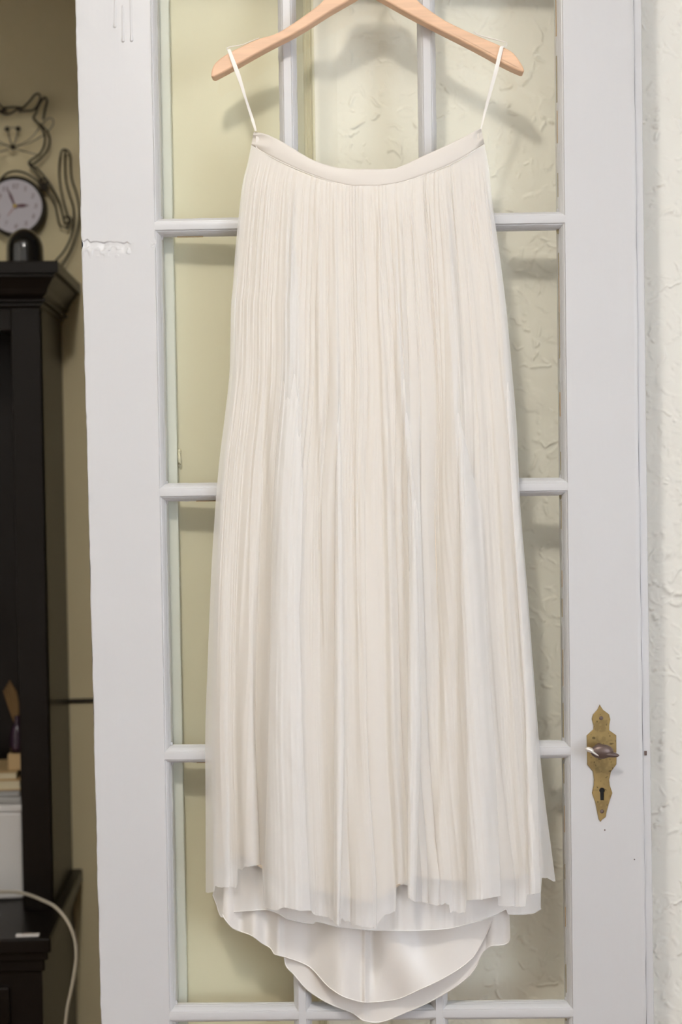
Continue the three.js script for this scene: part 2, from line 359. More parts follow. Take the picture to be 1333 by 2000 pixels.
{
  const vs = vList(VBOT, VTOP), nu = 150;
  const sec = STICK.map((p, i) => [-HW + p[0], p[1], i === STICK.length - 1 ? 1 : 0]);
  const face = sheet(nu, vs.length - 1, (s, t) => {
    const v = vs[Math.round((1 - t) * (vs.length - 1))], le = leftEdge(v) + (noise(v * 25, 1, 110) - 0.5) * 0.0011 + (noise(v * 120, 2, 111) - 0.5) * 0.0008;
    const nick = 0.0022 * Math.exp(-(((v - pd(160, 478).y) / 0.006) ** 2)), u = le + nick + (-HW - le) * s;
    const round = 0.0018 * (1 - Math.sqrt(clamp(1 - (1 - clamp((u - le) / 0.0025)) ** 2)));
    return new THREE.Vector3(u, v, s > 0.995 ? 0 : leftRelief(u, v) - round);
  });
  const back = sheet(1, 20, (s, t) => { const v = VTOP + (VBOT - VTOP) * t; return new THREE.Vector3(s < 0.5 ? -HW + 0.006 : leftEdge(v), v, -THICK); });
  const side = sheet(4, 60, (s, t) => { const v = VTOP + (VBOT - VTOP) * t; return new THREE.Vector3(leftEdge(v) + (s > 0.99 ? 0 : 0), v, -THICK + (THICK - 0.0018) * s); });
  const inner = sheet(1, 1, (s, t) => new THREE.Vector3(-HW + STK - 0.0003, t < 0.5 ? V1 : V0, s < 0.5 ? GL : -THICK));
  const top = sheet(1, 1, (s, t) => new THREE.Vector3(leftEdge(VTOP) + (-HW - leftEdge(VTOP)) * s, VTOP, t < 0.5 ? -THICK : 0));
  mesh('stile', [face, loft(sec, V0 - 0.004, V1 + 0.004, 420, true), back, side, inner, top], M.doorPaint, door);
}
{
  const sec = STICK.slice().reverse().map((p, i) => [HW - p[0], p[1], i === 0 ? -1 : 0]);
  const tong = 0.012, td = -0.0075;
  const face = sheet(30, 200, (s, t) => {
    const v = VTOP + (VBOT - VTOP) * t, re = rightEdge(v) + (noise(v * 25, 4, 120) - 0.5) * 0.001, u = HW + (re - HW) * s;
    const round = 0.0014 * (1 - Math.sqrt(clamp(1 - (1 - clamp((re - u) / 0.002)) ** 2)));
    return new THREE.Vector3(u, v, s < 0.005 ? 0 : (noise(u * 60, v * 30, 121) - 0.5) * 0.0004 - round);
  });
  const step = sheet(6, 120, (s, t) => {                  // rebated meeting edge
    const v = VTOP + (VBOT - VTOP) * t, re = rightEdge(v), k = Math.round(s * 6);
    const [a, w] = [[0, -0.0014], [0.0004, -0.006], [0.0006, td], [tong - 0.0015, td], [tong - 0.0004, td - 0.0005], [tong, td - 0.002], [tong, -THICK]][k];
    return new THREE.Vector3(re + a, v, w);
  });
  const back = sheet(1, 20, (s, t) => { const v = VTOP + (VBOT - VTOP) * t; return new THREE.Vector3(s < 0.5 ? rightEdge(v) + tong : HW - 0.006, v, -THICK); });
  const inner = sheet(1, 1, (s, t) => new THREE.Vector3(HW - STK + 0.0003, t < 0.5 ? V1 : V0, s < 0.5 ? -THICK : GL));
  const stile = mesh('stile', [face, loft(sec, V0 - 0.004, V1 + 0.004, 420, true), step, back, inner], M.doorPaint, door);
  // latch in the rebate and two nail holes
  const l = pd(1262, 1471, td + 0.001); mesh('latch', bx(l.x - 0.0016, l.x + 0.0016, l.y - 0.003, l.y + 0.003, td - 0.002, td + 0.0012), M.bronze, door);
  for (const [x, y] of [[1182, 1621], [1240, 1678.5]]) { const q = pd(x, y, 0.0001); mesh('nail_head', new THREE.CylinderGeometry(0.0010, 0.0010, 0.0008, 10).rotateX(Math.PI / 2).translate(q.x, q.y, 0.0003), M.bronze, door); }
}
{
  const up = STICK.map((p, i) => [V1 - p[0], p[1], i === STICK.length - 1 ? -1 : 0]).reverse(), dn = STICK.map((p, i) => [V0 + p[0], p[1], i === STICK.length - 1 ? 1 : 0]);
  mesh('top_rail', [bx(-HW, HW, V1, VTOP, -THICK, 0), loft(up, -HW - 0.004, HW + 0.004, 120, false)], M.doorPaint, door);
  mesh('bottom_rail', [bx(-HW, HW, VBOT, V0, -THICK, 0), loft(dn, -HW - 0.004, HW + 0.004, 120, false)], M.doorPaint, door);
  const us = [-HW, cols[0] - FACE, cols[0] + FACE, cols[1] - FACE, cols[1] + FACE, HW], vs = [V1, ...rows.flatMap((r) => [r + FACE, r - FACE]), V0];
  for (let r = 0; r < 5; r++) for (let c = 0; c < 3; c++) {
    const w = us[2 * c + 1] - us[2 * c] - 2 * STK + 0.004, h = vs[2 * r] - vs[2 * r + 1] - 2 * STK + 0.004;
    mesh('glass_pane', new THREE.PlaneGeometry(w, h).translate((us[2 * c] + us[2 * c + 1]) / 2, (vs[2 * r] + vs[2 * r + 1]) / 2, GL), M.glass, door);
  }
  // old putty and bare wood showing at the glass edges
  for (let r = 0; r < 5; r++) {
    const v1 = vs[2 * r] - STK, v0 = vs[2 * r + 1] + STK, us1 = HW - STK;
    for (let k = 0; k < 5; k++) {
      const a = v0 + (v1 - v0) * (k + 0.55 * rnd()) / 5, b = a + (v1 - v0) * (0.06 + 0.13 * rnd()), w = 0.0001 + 0.0005 * rnd();
      mesh('putty', bx(us1 - w, us1 + 0.0006, a, Math.min(b, v1), GL - 0.0008, GL + 0.0012), k % 2 ? M.putty : M.oldPaint, door);
    }
    for (const [c, x] of [[0, -HW + STK], [2, HW - STK]]) for (const v of [v0, v1]) { const q = new THREE.IcosahedronGeometry(0.0016 + 0.0012 * rnd(), 1).scale(0.8, 1.3 + rnd(), 0.6); mesh('paint_chip', q.translate(x - Math.sign(x) * 0.0004, v + (v === v0 ? 0.0006 : -0.0006), GL + 0.0003), v === v1 && c === 2 ? M.oldPaint : M.doorPaint, door); }
    for (let k = 0; k < 2; k++) { const a = -HW + STK + 0.012 + 0.07 * (k + 0.7 * rnd()), b = a + 0.015 + 0.03 * rnd(); mesh('putty', bx(a, b, v1 - 0.0006 - 0.0007 * rnd(), v1 + 0.0004, GL - 0.0008, GL + 0.0012), M.putty, door); }
  }
  for (const v of [0.78, -0.05, -0.85]) { const u = leftEdge(v) + 0.004; mesh('hinge', [new THREE.CylinderGeometry(0.004, 0.004, 0.08, 12).translate(u, v, -THICK - 0.003), bx(u, u + 0.028, v - 0.04, v + 0.04, -THICK - 0.0022, -THICK)], M.bronze, door); }
  const q = pd(717, -150, 0);
  mesh('coat_hook', [tube([new THREE.Vector3(q.x, q.y, -0.004), new THREE.Vector3(q.x, q.y, 0.024), new THREE.Vector3(q.x, q.y - 0.006, 0.034), new THREE.Vector3(q.x, q.y + 0.002, 0.044), new THREE.Vector3(q.x, q.y + 0.012, 0.045)], 0.0022, 30), new THREE.CylinderGeometry(0.009, 0.009, 0.002, 20).rotateX(Math.PI / 2).translate(q.x, q.y, 0.001)], M.steel, door);
}
// brass lock plate
{
  const o = [[300, 115], [345, 185], [430, 250], [447, 320], [432, 400], [432, 470], [530, 540], [532, 945], [455, 1050], [430, 1160], [440, 1240], [476, 1345], [440, 1440], [400, 1580], [380, 1680], [330, 1715], [312, 1745], [285, 1715], [262, 1600], [235, 1470], [192, 1345], [215, 1240], [218, 1150], [205, 1045], [125, 950], [118, 545], [210, 460], [212, 400], [190, 320], [205, 255], [270, 180]];
  const P = (x, y, w = 0) => pd(1130 + x / 7.14, 1360 + y / 7.14, w);
  const sh = new THREE.Shape(o.map(([x, y]) => { const p = P(x, y); return new THREE.Vector2(p.x, p.y); }).reverse());
  const kh = new THREE.Path(), kc = P(330, 1310), kr = 0.0037, kb = P(330, 1448);
  kh.absarc(kc.x, kc.y, kr, -0.25 * Math.PI, 1.25 * Math.PI, false); kh.lineTo(kc.x - 0.0024, kb.y); kh.lineTo(kc.x + 0.0024, kb.y); kh.closePath();
  sh.holes.push(kh);
  const g = new THREE.ExtrudeGeometry(sh, { depth: 0.0012, bevelEnabled: true, bevelThickness: 0.0006, bevelSize: 0.0006, bevelOffset: -0.0006, bevelSegments: 2, curveSegments: 16 });
  g.translate(0, 0, 0.0004);
  const uv = g.attributes.uv; for (let i = 0; i < uv.count; i++) uv.setXY(i, uv.getX(i) * 9, uv.getY(i) * 9);
  const pl = mesh('lock_plate', g, M.brass, door); pl.userData.label = 'tarnished brass lock plate';
  mesh('keyhole_backing', bx(kc.x - 0.006, kc.x + 0.006, kb.y - 0.002, kc.y + 0.006, 0.0001, 0.0004), M.black, pl);  // black backing stands in for the dark inside the cut-out
  for (const [x, y] of [[318, 300], [328, 1600]]) { const c = P(x, y); mesh('screw', [new THREE.SphereGeometry(0.0028, 14, 8, 0, Math.PI * 2, 0, Math.PI / 2).scale(1, 0.45, 1).rotateX(Math.PI / 2).translate(c.x, c.y, 0.0021)], M.bronze, pl); }
  // oval turn knob on a short spindle, its left end worn to bare metal
  const c = P(332, 770, 0.026);
  const kn = mesh('turn_knob', [new THREE.SphereGeometry(1, 28, 18).scale(0.0155, 0.0098, 0.0065).translate(c.x, c.y, 0.026), new THREE.CylinderGeometry(0.0055, 0.007, 0.024, 16).rotateX(Math.PI / 2).translate(c.x, c.y, 0.013),
    new THREE.SphereGeometry(1, 20, 14).scale(0.0150, 0.0040, 0.005).rotateZ(-0.14).translate(c.x + 0.0085, c.y - 0.0035, 0.027)], M.bronze, pl);
  mesh('worn_tip', [new THREE.SphereGeometry(1, 18, 12).scale(0.0068, 0.0034, 0.0042).rotateZ(-0.35).translate(c.x - 0.0165, c.y + 0.0028, 0.0275), new THREE.SphereGeometry(1, 18, 12).scale(0.0085, 0.0016, 0.003).rotateZ(-0.6).translate(c.x - 0.0115, c.y - 0.0008, 0.030)], M.worn, kn).userData.label = 'knob end worn to pale metal';
}
door.position.set(0, 1.11, 0.0916); door.rotation.y = THETA;

// ---------------------------------------------------------------- wooden hanger
const HANG_W = 0.026;
{
  const t = thing('wooden_hanger', 'pale wooden hanger on the glazed door holding the ivory skirt', 'hanger');
  const top = [[412.5, 148], [414, 136], [422, 121], [444.5, 104], [474, 89], [506, 75], [543.5, 63], [593, 31], [632, 0], [650, -32], [660, -55], [672, -66], [717, -69], [762, -67], [776, -56], [790, -30], [816, 0], [848, 25], [875, 42], [910, 59], [939.6, 72], [979, 89], [1001.5, 101.5], [1016, 119], [1024, 134], [1023, 140]];
  const bot = [[1014, 138], [984, 124], [944.5, 102], [895, 76], [845.5, 51], [796, 25], [741.6, -6], [728, -14], [717, -17], [706, -14], [694.5, -6], [647.5, 21], [608, 46], [573, 67], [519, 95], [464, 126], [427, 146], [418, 150]];
  const pts = [...top, ...bot].map(([x, y]) => pd(x, y, HANG_W + 0.009)).map((p) => new THREE.Vector2(p.x, p.y));
  const curve = new THREE.SplineCurve([...pts, pts[0]]).getPoints(220);
  const g = new THREE.ExtrudeGeometry(new THREE.Shape(curve), { depth: 0.018, bevelEnabled: true, bevelThickness: 0.0025, bevelSize: 0.0025, bevelOffset: -0.0025, bevelSegments: 4 });
  g.translate(0, 0, HANG_W - 0.0115);
  const u = g.attributes.uv; for (let i = 0; i < u.count; i++) u.setXY(i, g.attributes.position.getX(i) * 4, g.attributes.position.getY(i) * 4 + g.attributes.position.getZ(i) * 2);
  mesh('hanger_body', g, M.wood, t);
  const c = pd(717, -66, HANG_W), k = pd(717, -150, HANG_W), hk = [];
  hk.push(new THREE.Vector3(c.x, c.y - 0.012, HANG_W), new THREE.Vector3(c.x, c.y + 0.012, HANG_W));
  const r = 0.016, cy = k.y - 0.0045 + 0.0042 - r; for (let i = 0; i <= 12; i++) { const a = (-0.35 + 1.25 * i / 12) * Math.PI; if (a > -0.35 * Math.PI + 0.01) hk.push(new THREE.Vector3(c.x + r * Math.cos(a), cy + r * Math.sin(a), HANG_W)); }
  mesh('hook', tube([hk[0], hk[1], ...hk.slice(2)], 0.0019, 80), M.steel, t);
  onDoor(t, new THREE.Vector3(c.x, c.y, HANG_W));
}

// ---------------------------------------------------------------- the skirt
{
  const t = thing('bridal_skirt', 'long ivory tulle skirt with satin waistband hanging from the wooden hanger', 'skirt');
  const bandTop = curve([[495, 257], [516.5, 261], [546, 274], [579.5, 294], [611, 312], [638, 322], [665, 328], [699, 330.5], [742, 330.5], [769, 329], [790, 322], [817, 309], [846, 296], [877.5, 281.6], [907, 267], [940, 250]]);
  const bandBot = curve([[491, 284], [516.5, 298.5], [541, 312], [575, 328], [606.6, 341], [636, 351.4], [665, 359], [694, 364], [733.5, 364], [765, 360.4], [794, 353.7], [828, 342.4], [866, 327.8], [900, 311], [929, 293], [947, 282]]);
  const bandW = (s) => 0.030 + 0.026 * Math.sin(Math.PI * clamp(s)) ** 0.8;
  const ease = (s) => s;
  // waistband, a shallow convex ribbon with its upper edge turned over
  const band = sheet(160, 16, (s, q) => {
    const xt = 496 + (940 - 496) * s, xb = 491 + (947 - 491) * s, k = clamp((q - 0.08) / 0.92);
    const x = xt + (xb - xt) * k, y = bandTop(xt) + (bandBot(xb) - bandTop(xt)) * k;
    let w = bandW(s) + 0.0012 * Math.sin(Math.PI * k) + 0.0012 * (noise(s * 9, k * 2, 201) - 0.5);
    const end = Math.max(sstep(0.10, 0, s), sstep(0.955, 1, s)); w += end * 0.003 * Math.sin(k * 9 + s * 40) - end * 0.006;
    if (q < 0.08) w -= 0.003 * (1 - q / 0.08);
    if (q > 0.97) w -= 0.0015;
    return pd(x, y, w);
  });
  const backBand = sheet(60, 4, (s, q) => { const xt = 500 + 436 * s; return pd(xt, (bandTop(xt) + 8) * (1 - q) + bandBot(xt) * q, 0.018 - 0.006 * Math.sin(Math.PI * s) + 0.012 * Math.abs(2 * s - 1) ** 6); });
  const wb = mesh('waistband', [band, backBand], M.band, t); wb.userData.label = 'smooth ivory satin waistband';
  const seam = []; for (let i = 0; i <= 60; i++) { const s = i / 60, x = 491 + 456 * s; seam.push(pd(x, bandBot(x), bandW(s) - 0.0006 - 0.006 * Math.max(sstep(0.10, 0, s), sstep(0.955, 1, s)))); }
  mesh('seam', tube(seam, 0.0006, 160), M.ribbon, wb);

  // outer tulle: gathered at the waist, falling in folds
  const xl = curve([[284, 491], [314, 485], [359, 474], [427, 466], [488, 460], [560, 455], [596, 451.6], [716, 449], [824, 438], [896, 429], [980, 421.6], [1134, 412], [1291, 406], [1449, 401], [1562, 401.6], [1743, 402]]);
  const xr = curve([[282, 947], [325, 955], [393, 962], [449, 970], [507, 978], [615, 991], [725, 1001], [832, 1010], [966, 1015.7], [1152, 1030.6], [1288, 1041], [1447, 1053.5], [1517, 1060], [1723, 1086]]);
  const hem = poly([[402, 1743], [418, 1742], [419, 1732], [457, 1735], [461, 1728], [462, 1698], [475, 1699], [507, 1687], [514, 1690], [515, 1764], [519, 1770], [539, 1777], [555, 1771], [585, 1778], [608, 1777], [615, 1788], [642, 1791], [652, 1798], [665, 1808], [667, 1795], [701, 1808], [720, 1813], [746, 1812], [752, 1786], [764, 1780], [765, 1727], [789, 1731], [791, 1748], [812, 1760], [815, 1760], [849, 1767], [877, 1765], [880, 1780], [909, 1783], [912, 1757], [940, 1756], [980, 1748], [984, 1768], [1005, 1772], [1027, 1770], [1031, 1747], [1058, 1742], [1060, 1713], [1086, 1722]]);
  const R = (pts, wd, amp, skew = 0) => ({ f: poly(pts), wd: poly(wd), amp: poly(amp), skew });
  const ridges = [
    R([[400, 560], [700, 572], [1000, 566], [1300, 560], [1770, 560]], [[400, 10], [800, 30], [1300, 42], [1770, 50]], [[380, 0.001], [700, 0.007], [1100, 0.013], [1770, 0.019]]),
    R([[380, 620], [700, 624], [980, 631], [1200, 640]], [[380, 5], [1000, 7], [1200, 8]], [[350, 0.002], [600, 0.0045], [1000, 0.004], [1250, 0]]),
    R([[400, 655], [950, 660], [1450, 664], [1800, 664]], [[400, 5], [1000, 10], [1800, 14]], [[380, 0.002], [900, 0.006], [1800, 0.010]]),
    R([[380, 702], [800, 700], [1200, 712], [1800, 718]], [[400, 5], [1000, 12], [1800, 24]], [[380, 0.002], [900, 0.005], [1800, 0.009]]),
    R([[380, 742], [600, 742], [980, 755], [1450, 760], [1750, 775]], [[400, 5], [1000, 7], [1800, 9]], [[380, 0.003], [900, 0.006], [1800, 0.009]]),
    R([[380, 780], [700, 785], [1000, 812], [1400, 808], [1750, 803]], [[400, 7], [1000, 14], [1800, 18]], [[380, 0.002], [900, 0.008], [1800, 0.012]]),
    R([[380, 835], [600, 838], [900, 852], [1250, 855], [1500, 845], [1760, 830]], [[400, 8], [1000, 16], [1800, 16]], [[380, -0.001], [700, -0.006], [1200, -0.011], [1800, -0.010]]),
    R([[350, 862], [600, 886], [800, 895], [1100, 914], [1300, 926], [1600, 935], [1760, 945]], [[400, 8], [800, 18], [1300, 30], [1760, 42]], [[380, 0.002], [700, 0.010], [1200, 0.014], [1760, 0.016]]),
    R([[350, 905], [600, 938], [1000, 967], [1450, 990], [1700, 1003]], [[400, 6], [1000, 11], [1700, 14]], [[380, -0.001], [900, -0.006], [1700, -0.007]]),
    R([[400, 952], [600, 983], [1100, 1014], [1400, 1038], [1700, 1050]], [[400, 8], [1000, 15], [1700, 20]], [[380, 0.001], [700, 0.006], [1700, 0.008]]),
    R([[400, 480], [800, 485], [1200, 470], [1700, 455]], [[400, 15], [1000, 35], [1700, 40]], [[380, 0], [900, -0.004], [1700, -0.005]]),
    R([[700, 520], [1000, 517], [1400, 505], [1700, 510]], [[700, 6], [1200, 12], [1700, 10]], [[650, 0], [1000, -0.008], [1700, -0.014]]),
    R([[1000, 435], [1400, 430], [1700, 425]], [[900, 10], [1700, 14]], [[900, 0], [1300, 0.005], [1700, 0.007]]),
    R([[1000, 492], [1400, 482], [1700, 482]], [[900, 8], [1700, 14]], [[900, 0], [1300, 0.004], [1700, 0.007]]),
  ];
  const cel = (v, d) => { const x = v / d; return x; };
  function folds(s, x, y, k) {
    let w = 0;
    for (const r of ridges) { const a = r.amp(y); if (a) { const d = (x - r.f(y)) / r.wd(y); w += a * Math.exp(-Math.pow(Math.abs(d), 3)); } }
    const t1 = clamp((y - 290) / 1450), g1 = sstep(0, 0.06, t1);
    const rid = (f, yy, kk) => { const n = noise(s * f, yy, kk); return Math.pow(1 - Math.abs(2 * n - 1), 1.5); };
    w += g1 * (0.0060 * t1 * (noise(s * 15, y / 900, 300 + k) - 0.5) + 0.0030 * rid(64, y / 500, 311 + k) * (1 - 0.6 * t1) * noise(s * 14, y / 500, 312) + 0.0022 * rid(128, y / 300, 321 + k) * (1 - 0.75 * t1) * noise(s * 21, y / 350, 322));
    w += g1 * 0.0030 * (noise(s * 150 + 0.4 * Math.sin(y / 90), y / 150, 331 + k) - 0.4) * Math.pow(1 - t1, 3);
    w += 0.0018 * (noise(s * 90, y / 500, 341 + k) - 0.5) * t1;
    return w;
  }
  // pleats that partly fold over their neighbours: sideways shift in pixels and depth in metres
  function pleat(s, y) {
    const t1 = clamp((y - 290) / 1450), e = sstep(0, 0.05, s) * sstep(1, 0.95, s) * sstep(0, 0.05, t1); let dx = 0, dw = 0;
    for (const [n, k, fade, ax, aw, warp] of [[46, 400, 1 - 0.85 * sstep(0.1, 0.7, t1), 3.6, 0.0020, 6], [17, 420, 0.25 + 0.75 * sstep(0.1, 0.6, t1), 15, 0.0058, 2.6]]) {
      const F = n * s + warp * noise(s * 7 + 3, y / 1800, k + 1) + 0.4 * warp * noise(s * 17, y / 900, k + 2), m = noise(F, y / 900, k + 3), q = m * m * m, ph = 2 * Math.PI * F;
      dx += e * fade * ax * q * Math.sin(ph); dw += e * fade * aw * (0.14 + 0.86 * q) * Math.cos(ph);
    }
    return [dx, dw];
  }
  const NX = 900, NY = 260;
  const bulge = (s, t) => { const e = Math.sin(Math.PI * clamp(s)); return bandW(s) - 0.002 + (0.004 + 0.014 * t) * Math.pow(e, 0.7) - 0.022 * t * Math.pow(1 - e, 8); };
  const tulle = sheet(NX, NY, (s, q) => {
    const xb = 402 + (1086 - 402) * s, x0 = 491 + 456 * s, y0 = bandBot(x0) - 1, hb = hem(xb) + 3.5 * (noise(xb / 5, 1, 351) - 0.5) + 2 * (noise(xb / 1.7, 2, 352) - 0.5), y = y0 + (hb - y0) * q;
    const L = xl(y), Rr = xr(y), x = L + (Rr - L) * s;
    const t1 = clamp((y - 290) / 1450);
    const [px, pw] = pleat(s, y);
    return pd(x + px, y, bulge(s, t1) + pw + folds(s, x, y, 0) * clamp((y - y0) / 60));
  }, (a, b, p) => [p.x, p.y]);
  mesh('tulle_overlay', tulle, M.tulle, t).userData.label = 'sheer gathered ivory tulle with ragged hem';

  // loose tulle panels lying over the folds, each brighter where the net is doubled
  for (const [lp, rp, ya] of [
    [[[380, 552], [600, 540], [950, 532], [1300, 527], [1450, 524], [1766, 515]], [[380, 590], [600, 600], [950, 597], [1200, 585], [1450, 592], [1650, 600], [1778, 607]], 372],
    [[[380, 764], [700, 776], [1000, 800], [1400, 797], [1752, 797]], [[380, 776], [700, 790], [1000, 818], [1400, 824], [1758, 813]], 372],
    [[[380, 866], [500, 876], [800, 884], [1000, 897], [1250, 905], [1450, 912], [1755, 913]], [[500, 890], [800, 898], [1000, 945], [1250, 953], [1450, 968], [1752, 979]], 372],
    [[[380, 940], [600, 976], [1000, 1001], [1400, 1027], [1745, 1034]], [[380, 956], [600, 988], [1000, 1016], [1400, 1047], [1745, 1057]], 372],
    [[[500, 655], [950, 656], [1450, 653], [1800, 652]], [[500, 661], [950, 668], [1450, 673], [1800, 664]], 372]]) {
    const fl = poly(lp), fr2 = poly(rp);
    mesh('tulle_panel', sheet(46, 170, (u, q) => {
      const yb = hem(fl(1700) + (fr2(1700) - fl(1700)) * u * 0.98 + 1), y = ya + (yb + 1 - ya) * q, a = fl(y), b = fr2(y), open = sstep(0, 0.6, q), x = (a + b) / 2 + (b - a) * (u - 0.5) * (0.35 + 0.65 * open);
      const s = (x - xl(y)) / (xr(y) - xl(y)), t1 = clamp((y - 290) / 1450), e = Math.sin(Math.PI * u);
      return pd(x, y, bulge(s, t1) + folds(s, x, y, 0) + -0.006 + open * (0.0095 + 0.0045 * Math.pow(e, 0.5) + 0.002 * (noise(u * 4 + a, y / 500, 411) - 0.5)));
    }), M.tullePanel, t);
  }

  // under layer, whiter, showing below the tulle
  const hem2 = curve([[418, 1748], [426, 1768], [434, 1790], [448, 1792], [456, 1782], [500, 1778], [520, 1777], [545, 1784], [563, 1795], [615, 1804], [616, 1800], [665, 1811], [740, 1817], [793, 1818], [866, 1815], [925, 1802], [968, 1788], [991, 1776], [993, 1785], [1020, 1786], [1040, 1784], [1057, 1775]]);
  const under = (s, q) => {
    const xb = 418 + (1057 - 418) * s, x0 = 494 + 450 * s, y0 = bandBot(x0), y = y0 + (hem2(xb) - y0) * q, t1 = clamp((y - 290) / 1450);
    const L = xl(y) + 5 + 9 * t1, Rr = Math.min(xr(y) - 5 - 6 * t1, 1057), x = L + (Rr - L) * s;
    return pd(x, y, bulge(s, t1) - 0.008 - 0.013 * t1 + 0.6 * folds(s, x, y, 0) * clamp((y - y0) / 60) * (1 - 0.55 * t1) + 0.006 * t1 * (noise(s * 13, y / 700, 361) - 0.5));
  };
  const slipHem = poly([[418, 1690], [470, 1672], [540, 1720], [620, 1742], [720, 1764], [800, 1712], [900, 1722], [1000, 1716], [1057, 1690]]);
  mesh('slip', sheet(420, 120, (s, q) => {
    const xb = 418 + (1057 - 418) * s, x0 = 493 + 452 * s, y0 = bandBot(x0), y = y0 + (slipHem(xb) - y0) * q, t1 = clamp((y - 290) / 1450);
    const L = xl(y) + 6 + 16 * t1, Rr = xr(y) - 6 - 14 * t1, x = L + (Rr - L) * s;
    return pd(x, y, bulge(s, t1) - 0.0035 - 0.006 * t1 + 0.7 * folds(s, x, y, 0) * clamp((y - y0) / 60) * (1 - 0.35 * t1));
  }), M.slip, t).userData.label = 'warm ivory slip under the sheer tulle';
  const ul = mesh('under_layer', sheet(420, 120, under), M.chiffon, t); ul.userData.label = 'white chiffon layer showing under the tulle hem';
  const rim = (f, n, r) => { const a = []; for (let i = 0; i <= n; i++) a.push(f(i / n, 1)); return tube(a, r, n * 2, false, 6); };
  mesh('hem_edge', rim(under, 160, 0.0009), M.chiffon, ul);

  // back of the skirt: lining and the longer train, seen from inside below the front hem
  const hem3 = curve([[433, 1786], [436, 1792], [455, 1813], [491, 1827], [512, 1842], [530, 1853], [536, 1863], [557, 1869], [602, 1886.5], [646.5, 1931], [680, 1950], [716, 1957.6], [768.7, 1953], [824, 1931], [880, 1903], [924, 1870], [941, 1842], [962, 1800]]);
  const lin = (s, q) => {
    const xb = 433 + (962 - 433) * s, x0 = 505 + 430 * s, y0 = 330 + 20 * Math.sin(Math.PI * s), y = y0 + (hem3(xb) - y0) * q, x = x0 + (xb - x0) * Math.pow(clamp((y - y0) / 1500), 0.9), t1 = clamp((y - 290) / 1450);
    const low = sstep(1690, 1800, y), G = (c, wd) => Math.exp(-(((x - c) / wd) ** 2));
    const drape = 1.6 * low * (0.013 * G(668, 34) - 0.004 * G(600, 26) + 0.0045 * G(714, 5) - 0.006 * G(727, 12) * sstep(1960, 1880, y) + 0.010 * G(775 + (y - 1850) * 0.5, 46) + 0.004 * G(880, 40));
    return pd(x, y, 0.016 + 0.004 * Math.sin(Math.PI * s) + t1 * (0.004 * (noise(s * 7 + 0.3, y / 500, 371) - 0.5) + 0.002 * (noise(s * 15, y / 260, 372) - 0.5)) + drape + (x < 560 ? 0.006 * t1 * Math.sin((x - 433) / 8) * sstep(560, 540, x) : 0));
  };
  const ln = mesh('lining', sheet(260, 200, lin), M.satin, t); ln.userData.label = 'ivory satin lining of the back';
  mesh('hem_edge', rim(lin, 160, 0.0008), M.satin, ln);
  const hem4 = curve([[552, 1840], [557, 1880], [560, 1888], [571.6, 1900], [602, 1934], [652, 1964], [688, 1978], [713, 1994], [735, 1997], [791, 1978], [852, 1950], [913, 1909], [930, 1888], [937, 1872], [944, 1859], [963, 1847], [985, 1845], [994, 1840], [997.5, 1832], [997, 1781]]);
  const tr = (s, q) => {
    const xb = 552 + (997 - 552) * s, x0 = 515 + 415 * s, y0 = 335 + 20 * Math.sin(Math.PI * s), y = y0 + (hem4(xb) - y0) * q, x = x0 + (xb - x0) * Math.pow(clamp((y - y0) / 1480), 1.2), t1 = clamp((y - 290) / 1450);
    return pd(x, y, 0.0085 + 0.003 * Math.sin(Math.PI * s) + t1 * 0.005 * (noise(s * 6, y / 400, 381) - 0.5) + t1 * 0.002 * Math.exp(-(((x - 712) / 8) ** 2)) + (x > 950 ? 0.004 * t1 * Math.sin((x - 950) / 8) : 0));
  };
  const tn = mesh('train', sheet(260, 160, tr), M.satin, t); tn.userData.label = 'longer ivory satin train at the back';
  mesh('hem_edge', rim(tr, 160, 0.0009), M.satin, tn);

  // hanging loops over the hanger
  function strap(pts, width, name) {
    const c = new THREE.CatmullRomCurve3(pts.map(([x, y, w]) => pd(x, y, w)), false, 'centripetal'), N = 60, wf = poly(width);
    return mesh(name, sheet(2, N, (s, q) => { const p = c.getPoint(q), tw = wf(q); return new THREE.Vector3(p.x + (s - 0.5) * tw * 0.97, p.y + (s - 0.5) * tw * 0.25, p.z + 0.0004 * Math.sin(s * Math.PI)); }), M.ribbon, t);
  }
  const fr = HANG_W + 0.0115;
  strap([[447, 96, fr], [455, 118, fr + 0.0005], [467, 150, fr], [480, 192, fr - 0.006], [493, 232, fr - 0.012], [500, 256, 0.034]], [[0, 0.0045], [0.35, 0.0058], [0.6, 0.0032], [0.85, 0.0040], [1, 0.0026]], 'hanging_loop');
  strap([[981, 90, fr], [976, 110, fr + 0.0005], [969, 140, fr], [958, 180, fr - 0.006], [947, 222, fr - 0.012], [940, 252, 0.034]], [[0, 0.0056], [0.35, 0.0060], [0.7, 0.0045], [1, 0.0020]], 'hanging_loop');
  mesh('loop_cord', tube([[447, 97, fr], [443, 95, fr - 0.003], [450, 91.5, HANG_W + 0.002], [475, 87, HANG_W - 0.004], [492, 80, HANG_W - 0.008], [506, 74.5, HANG_W - 0.010]].map((p) => pd(...p)), 0.0007, 40), M.ribbon, t);
  mesh('loop_cord', tube([[983, 90, fr], [988, 91, fr - 0.001], [990, 84, HANG_W + 0.004], [975, 79, HANG_W - 0.002], [945, 71, HANG_W - 0.008], [933, 67, HANG_W - 0.009], [926, 61, HANG_W - 0.010]].map((p) => pd(...p)), 0.0007, 40), M.ribbon, t);
  onDoor(t, pd(720, 1997, 0.012));
}

